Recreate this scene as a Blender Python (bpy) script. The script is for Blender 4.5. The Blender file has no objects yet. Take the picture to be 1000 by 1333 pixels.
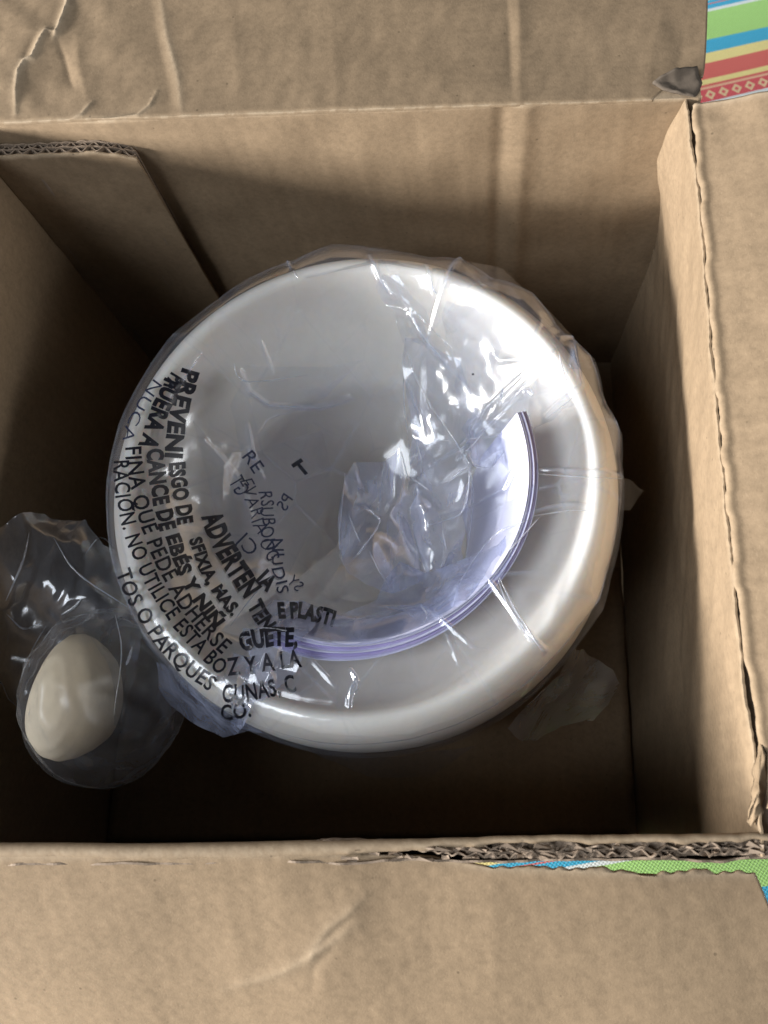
import bpy, bmesh, math, random
import numpy as np
from mathutils import Vector, Matrix
from mathutils.bvhtree import BVHTree

random.seed(7); rng = np.random.default_rng(7)
S = bpy.context.scene
C = S.collection
R = math.radians

# ------------------------------------------------------------------ camera
CAM_H = 0.24                    # above the rim of the box (rim plane is z = 0)
FOC = 1027.0                    # focal length in photo pixels (photo 1000 x 1333)
NAD = (600.0, 960.0)            # where straight-down meets the picture
_d = np.array([NAD[0]-500, -(NAD[1]-666.5), -FOC]); _d /= np.linalg.norm(_d)
_up = -_d; _y = np.array([0, 1, 0.]); _y = _y - _up*(_y @ _up); _y /= np.linalg.norm(_y)
_x = np.cross(_y, _up)
ROT = np.array([_x, _y, _up])
CAMP = np.array([0, 0, CAM_H])

def Q(px, z):
    """the place in the world at height z that the photo shows at pixel px"""
    v = ROT @ np.array([px[0]-500, -(px[1]-666.5), -FOC])
    return CAMP + v*((z-CAM_H)/v[2])

cam_d = bpy.data.cameras.new('camera'); cam = bpy.data.objects.new('camera', cam_d); C.objects.link(cam)
M4 = Matrix.Identity(4)
for i in range(3):
    for j in range(3): M4[i][j] = ROT[i][j]
M4.translation = Vector(CAMP); cam.matrix_world = M4
cam_d.sensor_fit = 'VERTICAL'; cam_d.sensor_height = 36; cam_d.lens = 36*FOC/1333
cam_d.clip_start = 0.01; cam_d.clip_end = 50
cam_d.dof.use_dof = True; cam_d.dof.focus_distance = 0.285; cam_d.dof.aperture_fstop = 18
S.camera = cam

# ------------------------------------------------------------------ room light
W = bpy.data.worlds.new('World'); S.world = W; W.use_nodes = True
bg = W.node_tree.nodes['Background']
bg.inputs[0].default_value = (0.72, 0.84, 1.0, 1); bg.inputs[1].default_value = 0.018

def area(name, loc, target, sx, sy, power, col):
    l = bpy.data.lights.new(name, 'AREA'); l.shape = 'RECTANGLE'; l.size = sx; l.size_y = sy
    l.energy = power; l.color = col
    o = bpy.data.objects.new(name, l); C.objects.link(o); o.location = loc
    o.rotation_euler = (Vector(target)-Vector(loc)).to_track_quat('-Z', 'Y').to_euler()
    return o
area('window_light', (-1.36, -0.30, 0.275), (0, 0.09, 0), 0.95, 0.24, 46, (1.0, 0.985, 0.97))
area('room_light', (-1.00, -0.50, 1.45), (0, 0.09, 0), 0.8, 0.8, 15, (0.86, 0.92, 1.0))
area('right_fill_light', (1.30, 0.10, 0.33), (-.04, 0.09, 0), 0.9, 0.22, 4.5, (0.94, 0.97, 1.0))  # added fill from the right, no window known there; brightens flaps and cloth
S.view_settings.view_transform = 'Standard'; S.view_settings.look = 'None'
S.view_settings.exposure = 0.62; S.view_settings.gamma = 1
S.cycles.max_bounces = 12; S.cycles.transparent_max_bounces = 40; S.cycles.diffuse_bounces = 3
S.cycles.caustics_reflective = False; S.cycles.caustics_refractive = False
S.cycles.sample_clamp_indirect = 4
try:
    S.cycles.use_denoising = True; S.cycles.denoiser = 'OPENIMAGEDENOISE'
except Exception: pass

# ------------------------------------------------------------------ helpers
def link(o, parent=None):
    C.objects.link(o)
    if parent is not None:
        w = Vector((0, 0, 0)); q = parent
        while q is not None: w += q.location; q = q.parent
        o.parent = parent; o.location = o.location - w
    return o

def tag(o, label=None, cat=None, group=None, kind=None):
    if label: o['label'] = label
    if cat: o['category'] = cat
    if group: o['group'] = group
    if kind: o['kind'] = kind
    return o

def thing(name, loc, label, cat, group=None):
    o = bpy.data.objects.new(name, None); o.location = Vector(loc); o.empty_display_size = .02; C.objects.link(o)
    return tag(o, label, cat, group)

def mesh_np(name, V, F, mat, parent=None, smooth=True, uv=None, attr=None):
    V = np.asarray(V, float); F = np.asarray(F, np.int32); k = F.shape[1]
    me = bpy.data.meshes.new(name)
    me.vertices.add(len(V)); me.vertices.foreach_set('co', V.ravel())
    me.loops.add(F.size); me.loops.foreach_set('vertex_index', F.ravel())
    me.polygons.add(len(F)); me.polygons.foreach_set('loop_start', np.arange(0, F.size, k, dtype=np.int32))
    me.polygons.foreach_set('loop_total', np.full(len(F), k, np.int32))
    if smooth: me.polygons.foreach_set('use_smooth', np.ones(len(F), bool))
    me.update(calc_edges=True)
    if uv is not None:
        l = me.uv_layers.new(name='UVMap'); l.data.foreach_set('uv', np.asarray(uv, float)[F.ravel()].ravel())
    for an, av in (attr or {}).items():
        a = me.attributes.new(an, 'FLOAT', 'POINT'); a.data.foreach_set('value', np.asarray(av, float))
    me.validate()
    me.materials.append(mat)
    return link(bpy.data.objects.new(name, me), parent)

def mesh_bm(name, bm, mat, parent=None, smooth=True):
    me = bpy.data.meshes.new(name); bm.normal_update(); bm.to_mesh(me); bm.free()
    if smooth:
        for p in me.polygons: p.use_smooth = True
    me.materials.append(mat)
    return link(bpy.data.objects.new(name, me), parent)

def grid_faces(nu, nv, wrap=False):
    i, j = np.meshgrid(np.arange(nu-(0 if wrap else 1)), np.arange(nv-1), indexing='ij')
    i2 = (i+1) % nu
    return np.stack([i*nv+j, i2*nv+j, i2*nv+j+1, i*nv+j+1], -1).reshape(-1, 4)

def smooth_noise(P, scale, seed, octaves=3):
    """cheap value noise from rotated sines, about -1..1; P is (...,3)"""
    r = np.random.default_rng(seed); out = 0; amp = 1; tot = 0
    for o in range(octaves):
        for k in range(4):
            d = r.normal(size=3); d /= np.linalg.norm(d)
            out = out + amp*np.sin((P @ d)*scale*2.1*(1.7**o)*(.7+.6*r.random())*2*np.pi/2 + r.random()*6.28)*.5
        tot += amp; amp *= .55
    return out/tot

def polydist(x, y, pts):
    """distance of points (x, y) to a polyline and the position 0..1 along it"""
    best = np.full(np.shape(x), 1e9); par = np.zeros(np.shape(x)); n = len(pts)-1
    for i in range(n):
        ax, ay = pts[i][:2]; bx, by = pts[i+1][:2]; dx, dy = bx-ax, by-ay
        t = np.clip(((x-ax)*dx+(y-ay)*dy)/(dx*dx+dy*dy+1e-18), 0, 1)
        d = np.hypot(x-ax-t*dx, y-ay-t*dy); m = d < best
        best = np.where(m, d, best); par = np.where(m, (i+t)/n, par)
    return best, par

def worley(x, y, cell, seed):
    gx = np.floor(x/cell).astype(int); gy = np.floor(y/cell).astype(int)
    F1 = np.full(x.shape, 1e9); F2 = F1.copy(); idv = np.zeros(x.shape)
    for ox in (-1, 0, 1):
        for oy in (-1, 0, 1):
            cx = gx+ox; cy = gy+oy
            h = (cx*73856093 ^ cy*19349663 ^ seed*83492791) & 0x7fffffff
            h1 = ((h*1103515245+12345) >> 8) & 0xffff; h2 = ((h*69069+7) >> 7) & 0xffff
            d = np.hypot(x-(cx+h1/65536)*cell, y-(cy+h2/65536)*cell)
            m = d < F1
            F2 = np.where(m, F1, np.minimum(F2, d)); idv = np.where(m, h1/65536, idv); F1 = np.where(m, d, F1)
    return F1, F2, idv

# ------------------------------------------------------------------ materials
def new_mat(name):
    m = bpy.data.materials.new(name); m.use_nodes = True
    nt = m.node_tree; nt.nodes.clear()
    out = nt.nodes.new('ShaderNodeOutputMaterial')
    return m, nt, out

def nd(nt, typ, **kw):
    n = nt.nodes.new(typ)
    for k, v in kw.items():
        if k.startswith('i_'):
            key = k[2:]; n.inputs[int(key) if key.isdigit() else key.replace('_', ' ')].default_value = v
        else: setattr(n, k, v)
    return n

def math_(nt, op, a, b=None, c=None):
    n = nt.nodes.new('ShaderNodeMath'); n.operation = op
    for i, v in enumerate((a, b, c)):
        if v is None: continue
        if isinstance(v, (int, float)): n.inputs[i].default_value = v
        else: nt.links.new(v, n.inputs[i])
    return n.outputs[0]

def mixc(nt, fac, a, b, blend='MIX'):
    n = nt.nodes.new('ShaderNodeMix'); n.data_type = 'RGBA'; n.blend_type = blend
    for sock, v in ((n.inputs[0], fac), (n.inputs[6], a), (n.inputs[7], b)):
        if isinstance(v, (int, float)): sock.default_value = v
        elif isinstance(v, tuple): sock.default_value = v if len(v) == 4 else (*v, 1)
        else: nt.links.new(v, sock)
    return n.outputs[2]

def ramp(nt, fac, stops, interp='LINEAR'):
    n = nt.nodes.new('ShaderNodeValToRGB'); cr = n.color_ramp; cr.interpolation = interp
    while len(cr.elements) < len(stops): cr.elements.new(0.5)
    for e, (p, c) in zip(cr.elements, stops):
        e.position = p; e.color = (c, c, c, 1) if isinstance(c, (int, float)) else (*c, 1)
    nt.links.new(fac, n.inputs[0])
    return n.outputs[0]

def cardboard(name, base, flute=0.0075, flute_amt=.10):
    m, nt, out = new_mat(name); L = nt.links
    tc = nd(nt, 'ShaderNodeTexCoord'); uv = nd(nt, 'ShaderNodeUVMap')
    n1 = nd(nt, 'ShaderNodeTexNoise', i_Scale=70.0, i_Detail=3.0); L.new(tc.outputs['Object'], n1.inputs['Vector'])
    n2 = nd(nt, 'ShaderNodeTexNoise', i_Scale=420.0, i_Detail=4.0, i_Roughness=.65); L.new(tc.outputs['Object'], n2.inputs['Vector'])
    n3 = nd(nt, 'ShaderNodeTexNoise', i_Scale=1500.0, i_Detail=2.0); L.new(tc.outputs['Object'], n3.inputs['Vector'])
    # fibres: two stretched noises, across and along
    mp = nd(nt, 'ShaderNodeMapping', i_Scale=(2400, 800, 1700), i_Rotation=(.2, .3, .6)); L.new(tc.outputs['Object'], mp.inputs['Vector'])
    n4 = nd(nt, 'ShaderNodeTexNoise', i_Scale=1.0, i_Detail=2.0); L.new(mp.outputs[0], n4.inputs['Vector'])
    fib = ramp(nt, n4.outputs[0], [(.60, 0.), (.72, 1.)])
    fibd = ramp(nt, n4.outputs[0], [(.27, 1.), (.36, 0.)])
    fl = math_(nt, 'GREATER_THAN', 0.0, 1.0)
    sep = nd(nt, 'ShaderNodeSeparateXYZ'); L.new(uv.outputs[0], sep.inputs[0])
    wob = math_(nt, 'MULTIPLY', n1.outputs[0], 2.2)
    wave = math_(nt, 'SINE', math_(nt, 'ADD', math_(nt, 'MULTIPLY', sep.outputs[0], 2*math.pi/flute), wob))
    wv = math_(nt, 'MULTIPLY_ADD', wave, .5, .5)
    b = np.array(base)
    col = ramp(nt, n1.outputs[0], [(.3, tuple(b*.86)), (.7, tuple(b*1.1))])
    col2 = ramp(nt, n2.outputs[0], [(.32, tuple(b*.76)), (.5, tuple(b)), (.7, tuple(b*1.2))])
    c = mixc(nt, .55, col, col2)
    c = mixc(nt, math_(nt, 'MULTIPLY', fib, .22), c, tuple(np.minimum(b*1.5+.03, 1)))
    c = mixc(nt, math_(nt, 'MULTIPLY', fibd, .28), c, tuple(b*.55))
    c = mixc(nt, math_(nt, 'MULTIPLY', wv, flute_amt), c, tuple(b*.62))
    n5 = nd(nt, 'ShaderNodeTexNoise', i_Scale=16.0, i_Detail=4.0, i_Roughness=.7); L.new(tc.outputs['Object'], n5.inputs['Vector'])
    c = mixc(nt, ramp(nt, n5.outputs[0], [(.48, 0.), (.70, .18)]), c, tuple(b*np.array([.72, .70, .70])))
    # dark specks of recycled pulp
    vo = nd(nt, 'ShaderNodeTexVoronoi', i_Scale=170.0, i_Randomness=1.0); L.new(tc.outputs['Object'], vo.inputs['Vector'])
    sp = ramp(nt, vo.outputs['Distance'], [(.05, 1.), (.10, 0.)])
    rnd = nd(nt, 'ShaderNodeSeparateColor'); L.new(vo.outputs['Color'], rnd.inputs[0])
    spm = math_(nt, 'MULTIPLY', sp, math_(nt, 'GREATER_THAN', rnd.outputs[0], .72))
    c = mixc(nt, math_(nt, 'MULTIPLY', spm, .6), c, tuple(b*.35))
    at = nd(nt, 'ShaderNodeAttribute', attribute_name='wear')
    wr = math_(nt, 'MULTIPLY', at.outputs['Fac'], math_(nt, 'MULTIPLY_ADD', n2.outputs[0], 1.2, .2))
    c = mixc(nt, wr, c, (.52, .42, .30))
    bs = nd(nt, 'ShaderNodeBsdfPrincipled', i_Roughness=.82); bs.inputs['Specular IOR Level'].default_value = .18
    L.new(c, bs.inputs['Base Color'])
    hsum = math_(nt, 'ADD', math_(nt, 'MULTIPLY', n2.outputs[0], .6), math_(nt, 'MULTIPLY', n3.outputs[0], .5))
    hsum = math_(nt, 'ADD', hsum, math_(nt, 'MULTIPLY', wv, .12))
    hsum = math_(nt, 'ADD', hsum, math_(nt, 'MULTIPLY', n1.outputs[0], .6))
    bp = nd(nt, 'ShaderNodeBump', i_Strength=.16, i_Distance=.0005); L.new(hsum, bp.inputs['Height'])
    L.new(bp.outputs[0], bs.inputs['Normal'])
    L.new(bs.outputs[0], out.inputs[0])
    return m

KRAFT = (.278, .198, .122)
M_card = cardboard('kraft_cardboard', KRAFT)
M_core = cardboard('torn_kraft_core', (.27, .205, .15), .002, .0)

def plain(name, col, rough=.5, spec=.5, bump=0, scale=300, vary=.08):
    m, nt, out = new_mat(name); L = nt.links
    bs = nd(nt, 'ShaderNodeBsdfPrincipled', i_Roughness=rough); bs.inputs['Specular IOR Level'].default_value = spec
    tc = nd(nt, 'ShaderNodeTexCoord'); n = nd(nt, 'ShaderNodeTexNoise', i_Scale=float(scale), i_Detail=3.0)
    L.new(tc.outputs['Object'], n.inputs['Vector'])
    b = np.array(col)
    L.new(ramp(nt, n.outputs[0], [(.3, tuple(b*(1-vary))), (.7, tuple(np.minimum(b*(1+vary), 1)))]), bs.inputs['Base Color'])
    if bump:
        bp = nd(nt, 'ShaderNodeBump', i_Strength=bump, i_Distance=.0005); L.new(n.outputs[0], bp.inputs['Height']); L.new(bp.outputs[0], bs.inputs['Normal'])
    L.new(bs.outputs[0], out.inputs[0])
    return m

M_bowl = plain('satin_white_plastic', (.85, .79, .70), .58, .22, .05, 500, .015)
_b = M_bowl.node_tree.nodes['Principled BSDF']; _b.inputs['Subsurface Weight'].default_value = .6; _b.inputs['Subsurface Radius'].default_value = (1.0, .8, .6); _b.inputs['Subsurface Scale'].default_value = .010
M_cap = plain('cream_plastic', (.86, .72, .51), .7, .2, .05, 400, .03)
M_ink = plain('black_print_ink', (.012, .012, .018), .35, .4)
M_ink2 = plain('print_ink_through_film', (.03, .035, .07), .45, .3)
M_page = plain('lavender_paper', (.74, .73, .90), .55, .35, .1, 600, .03)
M_cover = plain('purple_paper_edge', (.55, .47, .76), .5, .35, .05, 600, .05)

def film(name, haze=.07, tint=(.97, .98, 1), rough=.13, bump=.06, scale=140, gl=1.0, cap=.26, hc=(.84, .87, .95)):
    """thin polythene: mostly clear, mirror-like skin, a little milky scatter"""
    m, nt, out = new_mat(name); L = nt.links
    tr = nd(nt, 'ShaderNodeBsdfTransparent'); tr.inputs[0].default_value = (*tint, 1)
    df = nd(nt, 'ShaderNodeBsdfDiffuse'); df.inputs[0].default_value = (*hc, 1)
    tl = nd(nt, 'ShaderNodeBsdfTranslucent'); tl.inputs[0].default_value = (*hc, 1)
    g = nd(nt, 'ShaderNodeBsdfGlossy', i_Roughness=rough); g.inputs[0].default_value = (1, 1, 1, 1)
    tc = nd(nt, 'ShaderNodeTexCoord'); n = nd(nt, 'ShaderNodeTexNoise', i_Scale=float(scale), i_Detail=4.0)
    L.new(tc.outputs['Object'], n.inputs['Vector'])
    bp = nd(nt, 'ShaderNodeBump', i_Strength=bump, i_Distance=.0012); L.new(n.outputs[0], bp.inputs['Height'])
    L.new(bp.outputs[0], g.inputs['Normal'])
    mx = nd(nt, 'ShaderNodeMixShader'); mx.inputs[0].default_value = .5
    L.new(df.outputs[0], mx.inputs[1]); L.new(tl.outputs[0], mx.inputs[2])
    lw = nd(nt, 'ShaderNodeLayerWeight', i_Blend=.35)
    hz = math_(nt, 'MULTIPLY_ADD', lw.outputs['Facing'], haze*1.5, haze*.7)
    mpz = nd(nt, 'ShaderNodeMapping', i_Scale=(1, .35, 1), i_Rotation=(0, 0, .7)); L.new(tc.outputs['Object'], mpz.inputs[0])
    nz_ = nd(nt, 'ShaderNodeTexNoise', i_Scale=55.0, i_Detail=5.0, i_Roughness=.6, i_Distortion=1.2); L.new(mpz.outputs[0], nz_.inputs['Vector'])
    hz = math_(nt, 'MULTIPLY', hz, ramp(nt, nz_.outputs[0], [(.35, .45), (.68, 1.9)]))
    fa = nd(nt, 'ShaderNodeAttribute', attribute_name='fold')
    hz = math_(nt, 'MINIMUM', math_(nt, 'ADD', hz, fa.outputs['Fac']), .8)
    m1 = nd(nt, 'ShaderNodeMixShader'); L.new(hz, m1.inputs[0]); L.new(tr.outputs[0], m1.inputs[1]); L.new(mx.outputs[0], m1.inputs[2])
    fr = nd(nt, 'ShaderNodeFresnel', i_IOR=1.5); L.new(bp.outputs[0], fr.inputs['Normal'])
    # two surfaces of one thin sheet: about twice the single reflection
    ff = math_(nt, 'MINIMUM', math_(nt, 'MULTIPLY', fr.outputs[0], 1.5*gl), cap)
    geo = nd(nt, 'ShaderNodeNewGeometry')
    m2 = nd(nt, 'ShaderNodeMixShader'); L.new(ff, m2.inputs[0]); L.new(m1.outputs[0], m2.inputs[1]); L.new(g.outputs[0], m2.inputs[2])
    L.new(m2.outputs[0], out.inputs[0])
    return m
M_film = film('clear_polythene', .042, hc=(.70, .79, 1.0))
M_film2 = film('creased_polythene', .23, (.95, .965, 1), .12, .08, 220, 0.9, .16, (.70, .76, 1.0))
M_film3 = film('milky_polythene', .03, (.975, .985, 1), .2, .1, 120, .8, .2)

M_film4 = film('cloudy_polythene', .17, (.97, .98, 1), .16, .1, 120, 1.0, .26)
M_film5 = film('bag_skin_polythene', .045, (.98, .985, 1), .38, .1, 120, .5, .2)
M_film6 = film('gathered_polythene', .085, (.97, .98, 1), .13, .08, 220, .9, .18, (.72, .78, 1.0))
M_fold = film('folded_polythene_glint', .42, (.97, .98, 1), .10, .0, 120, 2.2, .5)  # extra haze and gloss put a highlight along each fold
# tablecloth ----------------------------------------------------------
CLOTH_Z = -.215; CA = R(12)
def cs(px):
    q = Q(px, CLOTH_Z); return -q[0]*math.sin(CA)+q[1]*math.cos(CA)
S0 = cs((917, 14.6)); PER = (S0-cs((840, 1117)))/5
def cloth_mat():
    m, nt, out = new_mat('striped_woven_cotton'); L = nt.links
    geo = nd(nt, 'ShaderNodeTexCoord'); mp = nd(nt, 'ShaderNodeMapping', i_Rotation=(0, 0, -CA)); L.new(geo.outputs['Object'], mp.inputs[0])
    sp = nd(nt, 'ShaderNodeSeparateXYZ'); L.new(mp.outputs[0], sp.inputs[0])
    # distance below the white/green border, as a share of one repeat
    f = math_(nt, 'FRACT', math_(nt, 'DIVIDE', math_(nt, 'SUBTRACT', S0, sp.outputs[1]), PER))
    k = lambda v: float(((S0-cs((950, v)))/PER) % 1)
    blue = (.0, .42, .68); green = (.40, .74, .18); yel = (.90, .76, .27); red = (.72, .10, .075); red2 = (.72, .05, .07)
    white = (.8, .86, .84); teal = (.35, .72, .66); pale = (.85, .5, .30)
    d = 8.0   # the column x = 950 sits about 8 px lower than x = 985
    st = [(0, green), (k(43), blue), (k(60), yel), (k(73), red), (k(94.5), yel), (k(101), red), (k(104.5), pale), (k(107), red2),
          (k(124), white), (k(131), teal), (k(140), green), (k(143), white)]
    last = k(146)
    st += [(last, red), (last+(1-last)*.25, yel), (last+(1-last)*.45, blue), (last+(1-last)*.62, red), (last+(1-last)*.66, blue), (1-.026, white)]
    col = ramp(nt, f, st, 'CONSTANT')
    # little diamonds along the crimson band
    f0, f1 = k(107), k(124); pd = (f1-f0)*PER*.86
    yy = math_(nt, 'SUBTRACT', math_(nt, 'DIVIDE', math_(nt, 'SUBTRACT', f, f0), f1-f0), .5)
    xx = math_(nt, 'SUBTRACT', math_(nt, 'FRACT', math_(nt, 'DIVIDE', sp.outputs[0], pd)), .5)
    dd = math_(nt, 'ADD', math_(nt, 'ABSOLUTE', yy), math_(nt, 'ABSOLUTE', xx))
    ring = math_(nt, 'MULTIPLY', math_(nt, 'LESS_THAN', dd, .40), math_(nt, 'GREATER_THAN', dd, .17))
    band = math_(nt, 'LESS_THAN', math_(nt, 'ABSOLUTE', yy), .5)
    col = mixc(nt, math_(nt, 'MULTIPLY', ring, band), col, (.85, .62, .33))
    # weave: warp and weft threads
    th = 2*math.pi/.0021
    wx = math_(nt, 'SINE', math_(nt, 'MULTIPLY', sp.outputs[0], th)); wy = math_(nt, 'SINE', math_(nt, 'MULTIPLY', sp.outputs[1], th))
    wv = math_(nt, 'MULTIPLY', wx, wy)
    w01 = math_(nt, 'MULTIPLY_ADD', wv, .5, .5)
    n = nd(nt, 'ShaderNodeTexNoise', i_Scale=900.0, i_Detail=2.0); L.new(geo.outputs['Object'], n.inputs[0])
    col = mixc(nt, math_(nt, 'MULTIPLY', w01, .2), col, (.85, .9, .85), 'MIX')
    col = mixc(nt, math_(nt, 'MULTIPLY', n.outputs[0], .35), col, mixc(nt, 1.0, col, (.45, .45, .45), 'MULTIPLY'))
    bs = nd(nt, 'ShaderNodeBsdfPrincipled', i_Roughness=.75); bs.inputs['Specular IOR Level'].default_value = .2
    L.new(col, bs.inputs['Base Color'])
    bp = nd(nt, 'ShaderNodeBump', i_Strength=.5, i_Distance=.0004); L.new(w01, bp.inputs['Height']); L.new(bp.outputs[0], bs.inputs['Normal'])
    L.new(bs.outputs[0], out.inputs[0])
    return m
M_cloth = cloth_mat()

# ------------------------------------------------------------------ table and cloth
xs = np.linspace(-.95, .75, 171); ys = np.linspace(-.55, .95, 151)
X, Y = np.meshgrid(xs, ys, indexing='ij')
Pz = np.stack([X, Y, np.zeros_like(X)], -1)
Zc = CLOTH_Z + .0009*smooth_noise(Pz, 9, 3) - .0012
V = np.stack([X, Y, Zc], -1).reshape(-1, 3)
n = len(V); F = grid_faces(171, 151)
cl = mesh_np('tablecloth', V, F, M_cloth)
tag(cl, 'striped woven tablecloth in green, blue, yellow and red under the cardboard box', 'tablecloth')
M_table = plain('table_wood', (.16, .10, .06), .5)
bm = bmesh.new(); bmesh.ops.create_cube(bm, size=1)
for v in bm.verts: v.co = Vector((v.co.x*1.7-.1, v.co.y*1.5+.2, v.co.z*.03+CLOTH_Z-.021))
tb = mesh_bm('ground', bm, M_table, smooth=False); tag(tb, kind='structure')

# ------------------------------------------------------------------ the cardboard box
BR = Q((896, 128), 0); FR = Q((985, 1082), 0); BLx = -.1915
BL = np.array([BLx, .2268, 0]); FLc = np.array([BLx, Q((0, 1101), 0)[1]-.002, 0])
FLOOR = CLOTH_Z+.006
TH = .006
box = thing('cardboard_box', ((BL[0]+BR[0])/2, (BL[1]+FR[1])/2, CLOTH_Z+.001), 'open brown corrugated cardboard box with its flaps folded outwards, standing on the striped tablecloth', 'box')

def panel(name, A, B, Cc, D, nu, nv, disp=None, wear=None, thick=TH, mat=None, parent=box, jit=None, uvs=None):
    """a sheet of board: bilinear patch A(0,0) B(1,0) C(1,1) D(0,1); face side = cross(u, v)"""
    A, B, Cc, D = [np.asarray(p, float) for p in (A, B, Cc, D)]
    u = np.linspace(0, 1, nu)[:, None, None]; v = np.linspace(0, 1, nv)[None, :, None]
    P = (A*(1-u)+B*u)*(1-v)+(D*(1-u)+Cc*u)*v
    U = np.broadcast_to(u[..., 0], (nu, nv)); Vv = np.broadcast_to(v[..., 0], (nu, nv))
    if jit is not None: P = P+jit(U, Vv, P)
    N = np.cross(B-A, D-A); N /= np.linalg.norm(N)
    d = disp(U, Vv, P) if disp is not None else np.zeros((nu, nv))
    Pf = P+N*d[..., None]; Pb = P+N*(d*.6-thick)[..., None]
    w = wear(U, Vv, P) if wear is not None else np.zeros((nu, nv))
    n = nu*nv
    F = grid_faces(nu, nv); Fb = F[:, ::-1]+n
    idx = np.arange(n).reshape(nu, nv)
    loop = np.concatenate([idx[:, 0], idx[-1, 1:], idx[-2::-1, -1], idx[0, -2:0:-1]])
    l2 = np.roll(loop, -1)
    Fs = np.stack([loop+n, l2+n, l2, loop], -1)
    lu = np.linalg.norm(B-A); lv = np.linalg.norm(D-A)
    uv = np.stack([U*lu, Vv*lv], -1).reshape(-1, 2)
    if uvs == 'swap': uv = uv[:, ::-1]
    o = mesh_np(name, np.concatenate([Pf.reshape(-1, 3), Pb.reshape(-1, 3)]), np.concatenate([F, Fb, Fs]), mat or M_card, parent,
                True, np.concatenate([uv, uv]), {'wear': np.concatenate([w.ravel(), w.ravel()*0])})
    # keep the cut edges crisp
    me = o.data
    sm = np.ones(len(me.polygons), bool); sm[-len(Fs):] = False; me.polygons.foreach_set('use_smooth', sm)
    return o

def ridge(P, pts_px, a, w, z=0, taper=True):
    pts = [Q(p, z) for p in pts_px]
    d, t = polydist(P[..., 0], P[..., 1], pts)
    e = np.sin(np.pi*np.clip(t, .04, .96))**.5 if taper else 1
    return a*e*np.exp(-np.sqrt((d/w)**2+.02)*1.25), d

# --- back wall and back flap
def back_wall_d(U, Vv, P):
    d = .0006*smooth_noise(P, 16, 11)
    d += -.0003*np.exp(-((1-Vv)*.21/.0012)**2)          # scored fold
    d += .0008*np.exp(-((P[..., 0]-.024-.004*(1-Vv))/.0035)**2)-.0008*np.exp(-((P[..., 0]-.015-.004*(1-Vv))/.003)**2)
    d += .0001*smooth_noise(P*np.array([1, 1, .15]), 70, 5, 2)
    return d
bwl = panel('wall', (BL[0]-.02, BL[1], FLOOR), (BR[0]+.035, BR[1], FLOOR), (BR[0]+.0045, BR[1], 0), (BL[0]-.02, BL[1], 0), 260, 120, back_wall_d,
      lambda U, Vv, P: .45*np.exp(-((1-Vv)*.21/.0009)**2)*(.35+.65*(smooth_noise(P, 120, 4) > .0)))
bf_wr = [([(92, -20), (88, 8), (76, 45), (72, 52)], .0034, .0013), ([(74, 45), (62, 42), (52, 60), (44, 78), (34, 82), (27, 95), (24, 118), (22, 150)], .0030, .0011),
         ([(52, 42), (36, 72), (28, 96)], -.0018, .0035), ([(75, 50), (84, 75), (92, 105), (98, 118)], -.0016, .0025), ([(205, 120), (196, 140), (180, 152), (130, 158), (60, 163)], .0016, .0008),
         ([(122, 135), (108, 152), (90, 160)], .0016, .0008), ([(100, 40), (104, 90), (118, 140)], .0012, .004), ([(208, -10), (218, 50), (232, 100), (238, 150)], .0011, .0022),
         ([(196, -10), (206, 50), (220, 110), (226, 150)], -.0010, .005), ([(660, -20), (663, 40), (667, 130)], -.0012, .003), ([(674, -20), (676, 40), (677, 130)], .0014, .004),
         ([(300, -10), (312, 140)], .0005, .006), ([(430, -10), (440, 140)], .0006, .005), ([(870, -10), (850, 60), (842, 118)], .0010, .006), ([(895, 20), (880, 110)], -.001, .006)]
def flap_back_d(U, Vv, P):
    d = .0006*smooth_noise(P, 9, 21)+.00012*smooth_noise(P, 60, 23)
    d += -.0003*np.exp(-(Vv*.14/.0012)**2)
    for pts, a, w in bf_wr: d += ridge(P, pts, a*.5, w)[0]
    d += .0012*np.clip(1-(P[..., 0]+.19)/.07, 0, 1)*smooth_noise(P, 30, 29)
    return d
def flap_back_w(U, Vv, P):
    w = .5*np.exp(-(Vv*.14/.0009)**2)*(.35+.65*(smooth_noise(P, 110, 14) > -.1))
    for pts, a, wd in bf_wr[:2]:
        e, d = ridge(P, pts, 1, .0016); w = np.maximum(w, .75*e)
    for i in (4, 5, 7): w = np.maximum(w, ridge(P, bf_wr[i][0], .4, .0014)[0])
    return w
FBL = .115
sl = .0
br2 = Q((918, 0), .008)
def back_edge(U, Vv, P):   # ragged lower right corner of the flap, torn from the wall
    j = np.zeros(P.shape); xa = Q((848, 118), 0)[0]; xb = Q((878, 95), 0)[0]
    j[..., 1] = (1-Vv)**5*np.interp(P[..., 0], [xa, xb, xb+.02], [0, .0085, .0110])
    return j
fb = panel('flap', (BL[0]-.02, BL[1]-.0002, .0007), (Q((850, 118), 0)[0]+.018, BR[1]-.0003, .0007), tuple(Q((923, -70), sl)), (BL[0]-.02, BL[1]+FBL, sl), 420, 240, flap_back_d, flap_back_w, jit=back_edge, thick=.0012)

# --- left wall
panel('wall', (BLx, FLc[1]-.0275, FLOOR), (BLx, BL[1]+.004, FLOOR), (BLx, BL[1]+.004, -.0005), (BLx, FLc[1]-.01, -.0005), 60, 60,
      lambda U, Vv, P: -.0008*smooth_noise(P, 14, 31))
panel('flap', (BLx-.001, FLc[1]-.004, 0), (BLx-.001, BL[1]-.004, 0), (BLx-.118, BL[1]-.004, -.012), (BLx-.118, FLc[1]-.004, -.012), 60, 40,
      lambda U, Vv, P: .0008*smooth_noise(P, 14, 33))

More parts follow.
